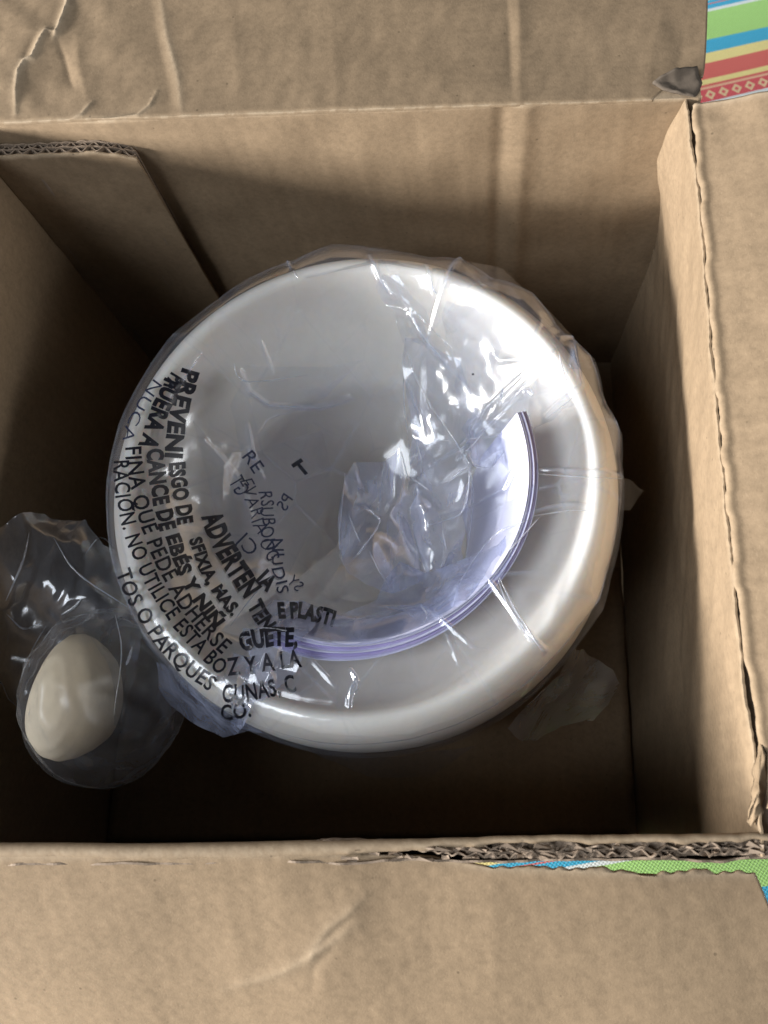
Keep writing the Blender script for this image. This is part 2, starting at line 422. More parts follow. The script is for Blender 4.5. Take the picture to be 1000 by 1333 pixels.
# --- right wall (leans and bulges a little) and right flap
crease_px = [(895, 120), (899, 160), (902, 195), (906, 235), (909, 262), (913, 310), (918, 385), (925, 470), (932, 545), (939, 625), (947, 705), (955, 790), (963, 865), (972, 930), (980, 985), (985, 1030), (988, 1085)]
cr_pts = [Q(p, 0) for p in crease_px]
def crease_x(y): 
    a = np.array(cr_pts)[::-1]; return np.interp(y, a[:, 1], a[:, 0])
yy0, yy1 = FR[1]-.0065, BR[1]+.0008
def right_jit(U, Vv, P):
    # U runs back to front, V up: bulge outwards lower down, curl of the back edge near the top
    j = np.zeros(P.shape); y = P[..., 1]
    j[..., 0] = (crease_x(y)-P[..., 0])*np.clip(Vv*1.0, 0, 1)
    dep = -P[..., 2]
    tb = np.clip((y-(yy1-.055))/.055, 0, 1)
    j[..., 0] += -.0065*tb**1.5*np.exp(-((dep-.030)/.024)**2)
    j[..., 0] += .010*np.clip(dep/.1, 0, 1)
    edge = np.clip((Vv-.992)/.008, 0, 1)
    j[..., 0] += edge*.00025*smooth_noise(P*np.array([0, 1, 0]), 260, 41)
    return j
panel('wall', (BR[0], yy1, FLOOR), (BR[0], yy0-.019, FLOOR), (FR[0], yy0, -.0004), (BR[0], yy1, -.0004), 300, 160,
      lambda U, Vv, P: .0004*smooth_noise(P, 40, 43)-.0004*np.exp(-((1-Vv)*.21/.0012)**2), lambda U, Vv, P: .15*np.exp(-((1-Vv)*.21/.0016)**2), jit=right_jit, uvs=None, thick=.0008)
panel('wall_core', (BR[0]+.008, yy1, -.036), (FR[0]+.008, yy0, -.036), (FR[0]+.0022, yy0, -.007), (BR[0]+.0022, yy1, -.007), 60, 20, mat=M_core, thick=.003, jit=lambda U, Vv, P: np.stack([crease_x(P[..., 1])+.0022+(1-Vv)*.006-P[..., 0], P[..., 1]*0, P[..., 1]*0], -1))
slit = lambda y: np.clip((smooth_noise(np.stack([y*0, y, y*0], -1), 75, 47, 2)+.25)*1.6, 0, 1)
def flapr_jit(U, Vv, P):
    j = np.zeros(P.shape); y = P[..., 1]
    e = 1-Vv
    base = crease_x(y)+.00030+.0007*slit(y)+.00012*smooth_noise(P*np.array([0, 1, 0]), 300, 49)
    base += .0016*np.clip((.05-y)/.05, 0, 1)                         # opens towards the front corner
    j[..., 0] = (base-P[:, :1, 0])*e
    j[..., 2] += .0012*e
    return j
def flapr_d(U, Vv, P):
    d = .0006*smooth_noise(P, 11, 51)+.0001*smooth_noise(P, 70, 52)
    d += .0007*np.exp(-((Vv*.12-.004)/.004)**2)-.0005*np.exp(-(Vv*.12/.0012)**2)
    d += .0016*np.exp(-(U*.26/.012)**2)*smooth_noise(P, 25, 53)
    return d
D2 = Q((1090, 109), .018); XO = D2[0]
fbk = Q((905, 137), 0); fbk2 = Q((1000, 121), .005)
panel('flap', tuple(Q((903, 137), -.0006)), (FR[0], FR[1]+.006, -.0006), (XO, FR[1]+.004, .018), tuple(D2), 300, 120, flapr_d,
      lambda U, Vv, P: .22*np.exp(-(Vv*.12/.0022)**2)*(smooth_noise(P, 130, 55)*.5+.5)+.35*np.exp(-(U*.26/.002)**2), jit=flapr_jit)

# --- front wall: inner liner rolls over the rim, then the torn double-wall core shows
fy = lambda x: np.interp(x, [BLx, FR[0]], [FLc[1], FR[1]])
xs = np.linspace(BLx-.02, FR[0]+.004, 260)
prof = [(-.0250, FLOOR, 0), (-.0150, -.12, 0), (-.0066, -.05, 0), (-.0029, -.02, 0), (-.0013, -.008, 0), (-.0007, -.003, 0), (-.0009, -.0011, .2), (-.0018, -.0002, .4), (-.0030, .0, .5), (-.0042, -.0003, .3), (-.0047, -.0011, .2)]
V = []; UV = []; WR = []
x_tear0 = Q((410, 1100), 0)[0]
for x in xs:
    k = np.clip((x-x_tear0)/.06, 0, 1)                                   # the tear narrows the rolled rim
    nz = smooth_noise(np.array([x, 0, 0.]), 110, 61)*.0006*k+smooth_noise(np.array([x, 0, 0.]), 25, 63)*.0006
    y0 = fy(x)+smooth_noise(np.array([x, 0, 0.]), 8, 65)*.0006
    for i, (dy, z, w) in enumerate(prof):
        s = 1-.42*k
        ex = nz*(i/10)**2
        V.append((x, y0+dy*(s if i > 5 else 1-.05*k)+ex, z)); UV.append((x, z-dy)); WR.append(w*(.4+.5*random.random()))
F = grid_faces(len(xs), len(prof))[:, ::-1]
fwall = mesh_np('wall', V, F[:, ::-1], M_card, box, True, UV, {'wear': WR})
# outer liner of the front wall, a thin sheet 6 mm out
def outer_jit(U, Vv, P):
    j = np.zeros(P.shape); x = P[..., 0]
    top = np.clip((Vv-.97)/.03, 0, 1)
    j[..., 2] = top*(.0010*smooth_noise(P*np.array([1, 0, 0]), 90, 67)-.0012)
    j[..., 1] = top*(.0006*smooth_noise(P*np.array([1, 0, 0]), 60, 69))
    return j
panel('wall', (FR[0]+.006, FR[1]-.0290, CLOTH_Z+.002), (BLx-.02, FLc[1]-.0290, CLOTH_Z+.002), (BLx-.02, FLc[1]-.0066, -.0006), (FR[0]+.006, FR[1]-.0066, -.0006), 260, 40, thick=.0006, jit=outer_jit, mat=M_core)

def ribbon(bm, pts, h, t, zt=None):
    """a standing paper strip: path pts (x, y, z of its top), height h down, thickness t"""
    pts = [Vector(p) for p in pts]; rows = []
    for i, p in enumerate(pts):
        a = pts[max(i-1, 0)]; b = pts[min(i+1, len(pts)-1)]
        d = (b-a); d.z = 0; d.normalize(); nn = Vector((-d.y, d.x, 0))*t/2
        rows.append([bm.verts.new(p+nn), bm.verts.new(p-nn), bm.verts.new(p-nn-Vector((0, 0, h))), bm.verts.new(p+nn-Vector((0, 0, h)))])
    for a, b in zip(rows, rows[1:]):
        for k in range(4): bm.faces.new((a[k], a[(k+1) % 4], b[(k+1) % 4], b[k]))
    bm.faces.new(rows[0]); bm.faces.new(rows[-1][::-1])

def rn(i, s): return random.Random(int(i*131+s*977)).uniform(-1, 1)
# torn front core: crushed flutes and a middle liner
x0, x1 = x_tear0, FR[0]+.004
for lay, (o0, o1, wl, sd) in enumerate([(.0030, .0044, .0062, 1), (.0048, .0062, .0042, 2)]):
    bm = bmesh.new(); n = 260; pts = []
    for i in range(n+1):
        x = x0+(x1-x0)*i/n; k = np.clip((x-x0)/.05, .15, 1)
        ph = 2*math.pi*(x-x0)/wl+1.6*smooth_noise(np.array([x, 0, 0.]), 45, 70+sd)
        tri = 2/math.pi*math.asin(math.sin(ph)*.97)
        off = (o0+o1)/2+(o1-o0)/2*tri*1.1+.0008*smooth_noise(np.array([x, 0, 0.]), 70, 80+sd)*k
        y = fy(x)-off*k-.0012*(1-k)
        pts.append((x, y, -.0012+.0013*smooth_noise(np.array([x, 0, 0.]), 130, 85+sd)*k))
    ribbon(bm, pts, .010, .00042)
    o = mesh_bm('torn_flute', bm, M_core, fwall, False)
bm = bmesh.new(); pts = []
for i in range(200):
    x = x0+(x1-x0)*i/199; k = np.clip((x-x0)/.05, .15, 1)
    pts.append((x, fy(x)-.0045*k-.0012*(1-k)+.0007*smooth_noise(np.array([x, 0, 0.]), 60, 91)*k, -.0016+.0012*smooth_noise(np.array([x, 0, 0.]), 100, 93)*k))
ribbon(bm, pts, .010, .00045); mesh_bm('middle_liner', bm, M_core, fwall, False)
bm = bmesh.new(); rows = []
for i in range(261):
    x = x0+(x1-x0)*i/260; k = np.clip((x-x0)/.05, .15, 1); row = []
    for q in range(7):
        o_ = (.0022+.0042*q/6)*k+.0006*(1-k); pt_ = np.array([x, o_, .1*q])
        row.append(bm.verts.new((x, fy(x)-o_, -.0024+.0011*float(smooth_noise(pt_, 160, 151))+.0008*float(smooth_noise(pt_, 420, 153)))))
    rows.append(row)
for a, b in zip(rows, rows[1:]):
    for q in range(6): bm.faces.new((a[q], b[q], b[q+1], a[q+1]))
mesh_bm('crushed_core', bm, M_core, fwall)
# ragged shreds of liner along the tear
bm = bmesh.new()
for i in range(46):
    x = random.uniform(x0+.01, x1-.004); y = fy(x)-random.uniform(.0028, .0064); L_ = random.uniform(.002, .006); a = random.uniform(-.6, .6)
    w = random.uniform(.0006, .0014); z = random.uniform(-.002, .0002)
    ps = [(-.5, -.5), (.5, -.3), (.45, .5), (.1, .25), (-.4, .5)]
    vs = [bm.verts.new((x+p[0]*L_*math.cos(a)-p[1]*w*math.sin(a), y+p[0]*L_*math.sin(a)*.5+p[1]*w, z+random.uniform(-.0012, .0012))) for p in ps]
    vb = [bm.verts.new(v.co-Vector((0, 0, .0004))) for v in vs]
    bm.faces.new(vs); bm.faces.new(vb[::-1])
    for k in range(5): bm.faces.new((vs[k], vb[k], vb[(k+1) % 5], vs[(k+1) % 5]))
o = mesh_bm('paper_shreds', bm, M_core, fwall, False); o['kind'] = 'stuff'

# --- front flap, hanging down and out towards the viewer; torn free along its right half
ff_edge = [(-60, 1112), (0, 1110), (200, 1108), (400, 1110), (470, 1113), (560, 1116), (600, 1123), (640, 1129), (700, 1130), (760, 1132), (800, 1134), (860, 1137), (930, 1137), (985, 1137)]
fe = np.array([Q(p, -.002) for p in ff_edge])
ff_wr = [([(480, 1160), (450, 1190), (430, 1205), (405, 1240), (400, 1262)], .0013, .0030), ([(465, 1200), (420, 1235), (360, 1275), (275, 1305)], .0011, .0022), ([(440, 1225), (405, 1262), (400, 1300)], -.0009, .003),
         ([(470, 1180), (425, 1220), (380, 1262)], -.0010, .0022), ([(480, 1120), (455, 1200), (390, 1340)], .0007, .007), ([(300, 1120), (305, 1333)], .0006, .008), ([(640, 1120), (650, 1333)], .0005, .01), ([(340, 1120), (345, 1333)], -.0005, .008)]
xr = fe[-1][0]
def ff_jit(U, Vv, P):
    j = np.zeros(P.shape); e = 1-Vv; x = P[..., 0]
    ed = np.interp(x, fe[:, 0], fe[:, 1]); kk = np.clip((x-x_tear0+.01)/.03, 0, 1)
    ed = ed*kk+(fy(x)-.0038)*(1-kk)
    j[..., 1] = (ed-P[:, :1, 1])*e**2
    j[..., 2] += e**6*(1-kk)*.0021
    torn = np.clip((x-Q((600, 1118), 0)[0])/.01, 0, 1)
    j[..., 1] += np.where(Vv < .004, 1, 0)*torn*.0009*smooth_noise(P*np.array([1, 0, 0]), 130, 101)
    return j
def ff_d(U, Vv, P):
    d = .0006*smooth_noise(P, 10, 103)+.0001*smooth_noise(P, 55, 105)
    d += -.0003*np.exp(-(Vv*.13/.0016)**2)
    for pts, a, w in ff_wr: d += ridge(P, pts, a*.6, w, -.012)[0]
    return d
panel('flap', (xr, fe[-1][1], -.0022), (BLx-.02, fe[0][1], -.0022), (BLx-.02, fe[0][1]-.13, -.105), (xr+.052, fe[-1][1]-.13, -.032), 420, 220, ff_d,
      lambda U, Vv, P: np.clip(.35*np.exp(-(Vv*.13/.0014)**2)+sum(ridge(P, p, .22, .0016, -.012)[0] for p, a, w in ff_wr[:2]), 0, 1), jit=ff_jit, thick=.0012)
# --- base
panel('base_panel', (BLx-.02, FLc[1]-.0275, FLOOR), (BR[0]+.02, FR[1]-.0275, FLOOR), (BR[0]+.02, BR[1]+.002, FLOOR), (BLx-.02, BL[1]+.002, FLOOR), 80, 80, lambda U, Vv, P: .0006*smooth_noise(P, 12, 111), thick=.004)
# centre seam of the bottom flaps
panel('base_flap', (BLx+.001, FLc[1]-.0225, FLOOR+.006), (BR[0]+.008, FR[1]-.0225, FLOOR+.006), (BR[0]+.008, .094, FLOOR+.005), (BLx+.001, .094, FLOOR+.005), 60, 40, lambda U, Vv, P: .0008*smooth_noise(P, 12, 113), thick=.004)

# --- joint tab at the back left corner: double wall board with its cut edge up
TX1 = Q((172, 197), -.0105)[0]; TY = .2203; TZ = -.0108
def tab_jit(U, Vv, P):
    j = np.zeros(P.shape)
    top = np.clip((Vv-.9)/.1, 0, 1)
    j[..., 2] = -top*.0042*np.clip((U-.72)/.28, 0, 1)**1.5+top*.0005*smooth_noise(P*np.array([1, 0, 0]), 120, 115)
    j[..., 0] = .004*(1-Vv)*U
    return j
tab = panel('joint_tab', (BLx, TY, FLOOR), (TX1, TY, FLOOR), (TX1, TY, TZ), (BLx, TY, TZ), 90, 80, lambda U, Vv, P: .0004*smooth_noise(P, 30, 117), lambda U, Vv, P: .3*np.exp(-((1-Vv)*.19/.0012)**2), thick=.0006, jit=tab_jit)
def layer(name, off, wl, amp, zoff, t=.0004, sd=0):
    bm = bmesh.new(); pts = []
    n = 160
    for i in range(n+1):
        x = BLx+(TX1-.0006-BLx)*i/n; u = i/n
        ph = 2*math.pi*x/wl+.8*smooth_noise(np.array([x, 0, 0.]), 60, 120+sd)
        y = TY+off+amp*math.sin(ph)+.0002*smooth_noise(np.array([x, 0, 0.]), 120, 125+sd)
        pts.append((x, y, TZ+zoff-.0042*max(0, (u-.72)/.28)**1.5+.0005*smooth_noise(np.array([x, 0, 0.]), 140, 130+sd)))
    ribbon(bm, pts, .17, t)
    return mesh_bm(name, bm, M_core, tab, False)
layer('tab_flute', .0016, .0062, .00105, .0004, .00035, 1)
layer('tab_liner', .0029, .05, .0001, .0004, .0004, 2)
layer('tab_flute', .0041, .0046, .00085, .0002, .00035, 3)
layer('tab_liner', .0050, .05, .0001, .0006, .0004, 4)

# --- torn corner pieces at the back right: scuffed grey inside ply of the ripped fold, and a curled front right tip
bm = bmesh.new()
tp = [((850, 106), .0016), ((864, 97), .0030), ((880, 89), .0040), ((908, 85), .003), ((914, 110), .001), ((906, 128), -.0005), ((884, 120), .0012), ((864, 114), .0014)]
ctr = bm.verts.new(Q((880, 106), .0012)); vs = [bm.verts.new(Q(p, z)) for p, z in tp]
for i in range(len(vs)): bm.faces.new((ctr, vs[i], vs[(i+1) % len(vs)]))
bmesh.ops.subdivide_edges(bm, edges=bm.edges[:], cuts=4, use_grid_fill=True)
for v in bm.verts: v.co.z += .0007*float(smooth_noise(np.array(v.co), 120, 141))
g = bmesh.ops.extrude_face_region(bm, geom=bm.faces[:])
for e in g['geom']:
    if isinstance(e, bmesh.types.BMVert): e.co.z -= .0012
M_grey = cardboard('scuffed_grey_ply', (.12, .095, .072), .003, .2)
o = mesh_bm('torn_ply', bm, M_grey, box); o['label'] = 'torn grey inner ply of the cardboard at the ripped fold'
bm = bmesh.new()
tp = [((984, 985), -.001), ((990, 960), .001), ((996, 985), .003), ((1000, 1030), .001), ((994, 1058), -.001), ((978, 1076), -.002), ((972, 1070), -.003), ((976, 1052), .001), ((981, 1020), .002)]
ctr = bm.verts.new(Q((986, 1030), .004)); vs = [bm.verts.new(Q(p, z)) for p, z in tp]
for i in range(len(vs)): bm.faces.new((ctr, vs[i], vs[(i+1) % len(vs)]))
bmesh.ops.subdivide_edges(bm, edges=bm.edges[:], cuts=5, use_grid_fill=True)
for v in bm.verts: v.co.z += .0012*float(smooth_noise(np.array(v.co), 150, 143)); v.co.x += .0005*float(smooth_noise(np.array(v.co), 190, 144))
g = bmesh.ops.extrude_face_region(bm, geom=bm.faces[:])
for e in g['geom']:
    if isinstance(e, bmesh.types.BMVert): e.co.z -= .0009
mesh_bm('torn_corner', bm, M_card, box)

# ------------------------------------------------------------------ the white bowl
AX, AY = -.0396, .0948
def lathe(name, prof, mat, parent, n=192, cx=AX, cy=AY, mod=None):
    th = np.linspace(0, 2*np.pi, n, endpoint=False); pr = np.array(prof)
    # round the profile
    t = np.linspace(0, len(pr)-1, (len(pr)-1)*6+1)
    def cr(a):
        o = np.zeros_like(t)
        for k, tt in enumerate(t):
            i = min(int(tt), len(a)-2); f = tt-i
            p0, p1, p2, p3 = a[max(i-1, 0)], a[i], a[i+1], a[min(i+2, len(a)-1)]
            o[k] = .5*((2*p1)+(-p0+p2)*f+(2*p0-5*p1+4*p2-p3)*f*f+(-p0+3*p1-3*p2+p3)*f**3)
        return o
    r = np.maximum(cr(pr[:, 0]), 0); z = cr(pr[:, 1])
    V = np.stack([cx+r[None]*np.cos(th)[:, None], cy+r[None]*np.sin(th)[:, None], np.broadcast_to(z[None], (n, len(z)))], -1)
    return mesh_np(name, V.reshape(-1, 3), grid_faces(n, len(r), True)[:, ::-1], mat, parent)
BASE = FLOOR+.0075
bowl = thing('white_bowl', (AX, AY, BASE), 'round white satin plastic bowl with a rolled rim, wrapped in the printed bag', 'bowl')
inner = [(.0, -.186), (.018, -.1858), (.034, -.185), (.0425, -.179), (.0465, -.160), (.0495, -.118), (.0520, -.092), (.0540, -.0795), (.0580, -.0725), (.0660, -.0635), (.0740, -.0570), (.0795, -.0520), (.0830, -.0480), (.0856, -.0438), (.0875, -.0406), (.0895, -.0394), (.0922, -.0404), (.0950, -.0436), (.0978, -.0490), (.1000, -.0575), (.1014, -.072)]
lathe('basin', inner, M_bowl, bowl)
lathe('outer_shell', [(.1011, -.0722), (.1014, -.090), (.1005, -.120), (.0975, -.155), (.092, -.185), (.083, BASE+.003), (.078, BASE), (.0, BASE)], M_bowl, bowl)

# ------------------------------------------------------------------ leaflet tucked inside the bowl
leaf = thing('leaflet', (AX, AY, -.179), 'thin lavender leaflet with purple edges curled against the inside wall of the white bowl', 'leaflet')
A0, A1 = R(-115), R(20)
def page(name, dr, th, mat, dz, a0=A0, a1=A1, fan=0):
    n, k = 110, 24; rows = []
    for s in (0, 1):
        for i in range(n):
            a = a0+(a1-a0)*i/(n-1)
            f = fan*np.clip((R(-40)-a)/R(60), 0, 1)
            for j in range(k):
                v = j/(k-1)
                r = np.interp(v, [0, .25, .55, .72, .86, 1], [.0425, .0450, .0475, .0510, .0572, .0636])+dr*v**2+f*v**2+s*th+.0006*math.sin(a*3+v*2)*v
                # the right hand end springs straight
                flat = max(0, (a-R(2))/R(21)); r = r*(1+.012*flat**2)
                z = -.150+(.150-.0395)*v+dz+.003*v**3*min(1, max(0, (a-R(-18))/R(26)))+.0010*math.sin(a*2.2+1)*v
                rows.append((AX+r*math.cos(a), AY+r*math.sin(a), z))
    n2 = n*k; F = grid_faces(n, k); idx = np.arange(n2).reshape(n, k)
    loop = np.concatenate([idx[:, 0], idx[-1, 1:], idx[-2::-1, -1], idx[0, -2:0:-1]]); l2 = np.roll(loop, -1)
    return mesh_np(name, rows, np.concatenate([F, F[:, ::-1]+n2, np.stack([loop+n2, l2+n2, l2, loop], -1)]), mat, leaf, False)
page('page', .0, .0005, M_page, .0, fan=0)
page('page', .0007, .0005, M_page, -.0003, fan=.0005)
page('page', .0014, .00022, M_cover, -.0006, fan=.0010)
page('page', .0019, .0006, M_page, -.0004, fan=.0016)
page('cover', .0028, .00025, M_cover, -.0010, fan=.0024)
page('page', .0033, .0005, M_page, -.0016, fan=.0030)

# ------------------------------------------------------------------ printed clear bag over the bowl
bag = thing('printed_bag', (AX, AY, BASE-.0005), 'clear polythene bag printed with a Spanish warning in black capitals, pulled over the white bowl', 'plastic bag')
NT, NP = 900, 300
th = np.linspace(0, 2*np.pi, NT, endpoint=False)[:, None]
# profile in arc-like parameter: centre of the bowl -> rim -> down the outside
pr = np.array([(.0, -.092), (.02, -.089), (.04, -.079), (.055, -.0680), (.068, -.0560), (.078, -.0455), (.0850, -.0390), (.0895, -.0376), (.0945, -.0400), (.0983, -.0455), (.1009, -.055), (.1023, -.071), (.1025, -.09), (.1017, -.12), (.099, -.15)])
seg = np.concatenate([[0], np.cumsum(np.hypot(*np.diff(pr, axis=0).T))])
tt = np.concatenate([np.linspace(0, seg[10], 250), np.linspace(seg[10]+.0006, seg[-1], 50)])
RIM = seg[7]
pt = np.interp(tt, seg, np.arange(len(pr)))
def crv(a):
    i = np.minimum(pt.astype(int), len(a)-2); f = pt-i
    g = lambda k: a[np.clip(i+k, 0, len(a)-1)]
    return .5*(2*g(0)+(-g(-1)+g(1))*f+(2*g(-1)-5*g(0)+4*g(1)-g(2))*f*f+(-g(-1)+3*g(0)-3*g(1)+g(2))*f**3)
r0 = np.maximum(crv(pr[:, 0]), 0)[None]; z0 = crv(pr[:, 1])[None]
dr = np.gradient(r0[0])[None]; dz = np.gradient(z0[0])[None]; ln = np.hypot(dr, dz)+1e-9
nr, nz = -dz/ln, dr/ln                                   # outward: up inside, out on the flank
# tented over the standing edge of the leaflet
def sector(t, a, b, soft):
    m = (a+b)/2; h = (b-a)/2; d = np.abs((t-m+np.pi) % (2*np.pi)-np.pi)
    return np.clip((h-d)/soft+.5, 0, 1)
sec = sector(th, A0-.1, A1+.05, .3)
bump = np.interp(r0[0], [0, .045, .058, .066, .073, .0865], [0, .004, .015, .0185, .0120, 0])[None]*(tt[None] < RIM+.01)
x = AX+r0*np.cos(th); y = AY+r0*np.sin(th)
# creases
arc = tt[None]+0*th
wx, wy = th*.09*np.clip(arc/.09, .25, 1), arc*.45
f1, f2, _ = worley(np.cos(th)*.09+arc*np.cos(th)*.25, np.sin(th)*.09+arc*np.sin(th)*.25, .034, 3)
g1, g2, _ = worley(x*1.0+.01*np.sin(y*90), y*1.0+.01*np.sin(x*70), .016, 5)
k1, k2, _ = worley(x+.3, y-.2, .038, 9)
onrim = np.exp(-((arc-RIM)/.010)**2)
amp = np.where(arc < RIM+.01, 1.0, .30)*(1-.62*onrim)
disp = amp*(.11*k1+.035*g1+.05*f1*np.clip(arc/.06, 0, 1)**2)
P3 = np.stack([x, y, z0+0*th], -1)
disp += amp*.0006*smooth_noise(P3, 40, 7)
# folds that catch the light, at the places the photo shows them
rid = [([(635, 752), (652, 776), (676, 812), (690, 832), (705, 846)], .0022, .0009), ([(459, 878), (468, 893), (461, 905), (458, 922)], .0022, .0008),
       ([(535, 398), (560, 425), (585, 448)], .0016, .0012), ([(528, 456), (538, 486), (556, 520)], .0016, .0007), ([(736, 458), (740, 480), (752, 510)], .0018, .0008),
       ([(752, 512), (716, 545)], .0012, .0007), ([(700, 616), (762, 621), (812, 622)], .0010, .0007), ([(690, 673), (740, 664), (770, 664)], .0010, .0007), ([(650, 754), (700, 750)], .0009, .0007),
       ([(262, 462), (245, 485), (222, 520), (206, 545)], .0010, .0008), ([(302, 470), (308, 488), (330, 497), (400, 488), (445, 474)], .0016, .0011), ([(332, 430), (342, 462)], .0011, .001),
       ([(300, 525), (302, 560), (312, 590)], .0012, .0012), ([(250, 560), (285, 600), (298, 650)], .0011, .0014), ([(378, 350), (384, 362)], .0014, .0008), ([(484, 345), (496, 366), (510, 380)], .0015, .0009),
       ([(556, 356), (568, 382), (574, 375)], .0014, .0008), ([(646, 452), (655, 460), (700, 470)], .0009, .0008), ([(655, 505), (651, 520)], .0013, .0006), ([(690, 500), (696, 508)], .0013, .0006), ([(720, 470), (660, 520), (610, 545), (560, 560)], .0015, .0008),
       ([(690, 480), (640, 505), (600, 560)], .0012, .0009), ([(600, 335), (585, 370), (560, 420)], .0012, .0009), ([(552, 620), (572, 640), (660, 630), (690, 580)], .0010, .0009),
       ([(548, 790), (580, 815), (620, 850)], .0012, .0009), ([(430, 815), (520, 792), (550, 788), (560, 800)], .0014, .0008), ([(650, 755), (600, 775), (560, 805)], .0012, .0008),
       ([(580, 820), (600, 870)], .0009, .0008), ([(400, 860), (440, 900)], .0010, .0008), ([(720, 450), (760, 440)], .0009, .0007), ([(700, 430), (690, 470)], .0009, .0007)]
rdl = np.zeros_like(disp)
for pts, a, w in rid:
    pw = [Q(p, -.043) for p in pts]
    d_, t_ = polydist(x, y, pw)
    rdl += a*np.sin(np.pi*np.clip(t_, .06, .94))**.5*np.exp(-(d_/w)**2)*(arc < RIM+.025)
# loose outward billows where the silhouette leaves the bowl
bil = np.zeros_like(disp)
for a_, w_, h_ in ((R(98), .16, .0052), (R(66), .13, .0042), (R(48), .16, .0065), (R(28), .14, .006), (R(10), .10, .0030), (R(120), .14, .0015), (R(150), .2, .0010), (R(-28), .12, .003)):
    dd = np.abs((th-a_+np.pi) % (2*np.pi)-np.pi)
    bil += .65*h_*np.clip(1-dd/w_, 0, 1)**.8*np.exp(-((arc-RIM-.017)/.016)**2)
tot = np.maximum(disp, 0)*.5+rdl+bil+.0005+bump*sec*.0
Rr = r0+nr*tot; Zz = z0+nz*tot+bump*sec
V = np.stack([AX+Rr*np.cos(th), AY+Rr*np.sin(th), Zz], -1).reshape(-1, 3)
Ff = grid_faces(NT, NP, True)
cre = .16*np.exp(-((k2-k1)/.0009)**2)*(k1 > .006)+.10*np.exp(-((g2-g1)/.0006)**2)*(smooth_noise(P3, 22, 77) > .1)
cre = cre*(.35+.65*np.clip(smooth_noise(P3, 18, 79)+.4, 0, 1))+np.clip(rdl/.0016, 0, 1)*.28
fl = mesh_np('film', V, Ff, M_film, bag, attr={'fold': cre.ravel()})
bvh = BVHTree.FromPolygons(V.tolist(), Ff.tolist())

def on_film(px, lift=.0004):
    v = Vector(ROT @ np.array([px[0]-500, -(px[1]-666.5), -FOC])).normalized()
    h = bvh.ray_cast(Vector(CAMP), v)
    if h[0] is None: return Vector(Q(px, -.08))
    nrm = h[1] if h[1].dot(v) < 0 else -h[1]
    return h[0]+nrm*lift*.5-v*lift

# foil-like crushed patch under the lettering at the lower left
r2 = random.Random(5); pts = []; grid = {}
poly = [(318, 800), (352, 778), (420, 782), (440, 806), (398, 836), (392, 868), (378, 900), (330, 930), (345, 955), (300, 960), (286, 930), (272, 892), (300, 850)]
def inpoly(px, py):
    c = False; j = len(poly)-1
    for i in range(len(poly)):
        a, b = poly[i], poly[j]
        if (a[1] > py) != (b[1] > py) and px < (b[0]-a[0])*(py-a[1])/(b[1]-a[1])+a[0]: c = not c
        j = i
    return c
bm = bmesh.new(); step = 17
for i in range(13):
    for j in range(13):
        px, py = 262+i*step+r2.uniform(-6, 6)+(j % 2)*8, 772+j*step+r2.uniform(-6, 6)
        if inpoly(px, py):
            p = on_film((px, py), .0010); v_ = (Vector(CAMP)-p).normalized()
            grid[i, j] = bm.verts.new(p+v_*r2.uniform(0, .0042))
for (i, j), v in list(grid.items()):
    a, b, c = grid.get((i+1, j)), grid.get((i, j+1)), grid.get((i+1, j+1))
    if a and b: bm.faces.new((v, a, b))
    if a and b and c: bm.faces.new((a, c, b))
bmesh.ops.bevel(bm, geom=[e for e in bm.edges if len(e.link_faces) == 2], offset=.0004, segments=3, profile=.5, affect='EDGES', clamp_overlap=True)
pf = mesh_bm('crumpled_fold', bm, M_film2, bag)
pv = [tuple(v.co) for v in pf.data.vertices]; nV = len(V)
bvh = BVHTree.FromPolygons(V.tolist()+[tuple(v) for v in pv], Ff.tolist()+[[k+nV for k in p.vertices] for p in pf.data.polygons])

# ---- printing
def spline(pts):
    p = np.array(pts, float); out = []
    p = np.vstack([2*p[0]-p[1], p, 2*p[-1]-p[-2]])
    for i in range(1, len(p)-2):
        for f in np.linspace(0, 1, 20, endpoint=False):
            a, b, c, d = p[i-1], p[i], p[i+1], p[i+2]
            out.append(.5*(2*b+(c-a)*f+(2*a-5*b+4*c-d)*f*f+(3*b-a-3*c+d)*f**3))
    out.append(p[-2]); return np.array(out)

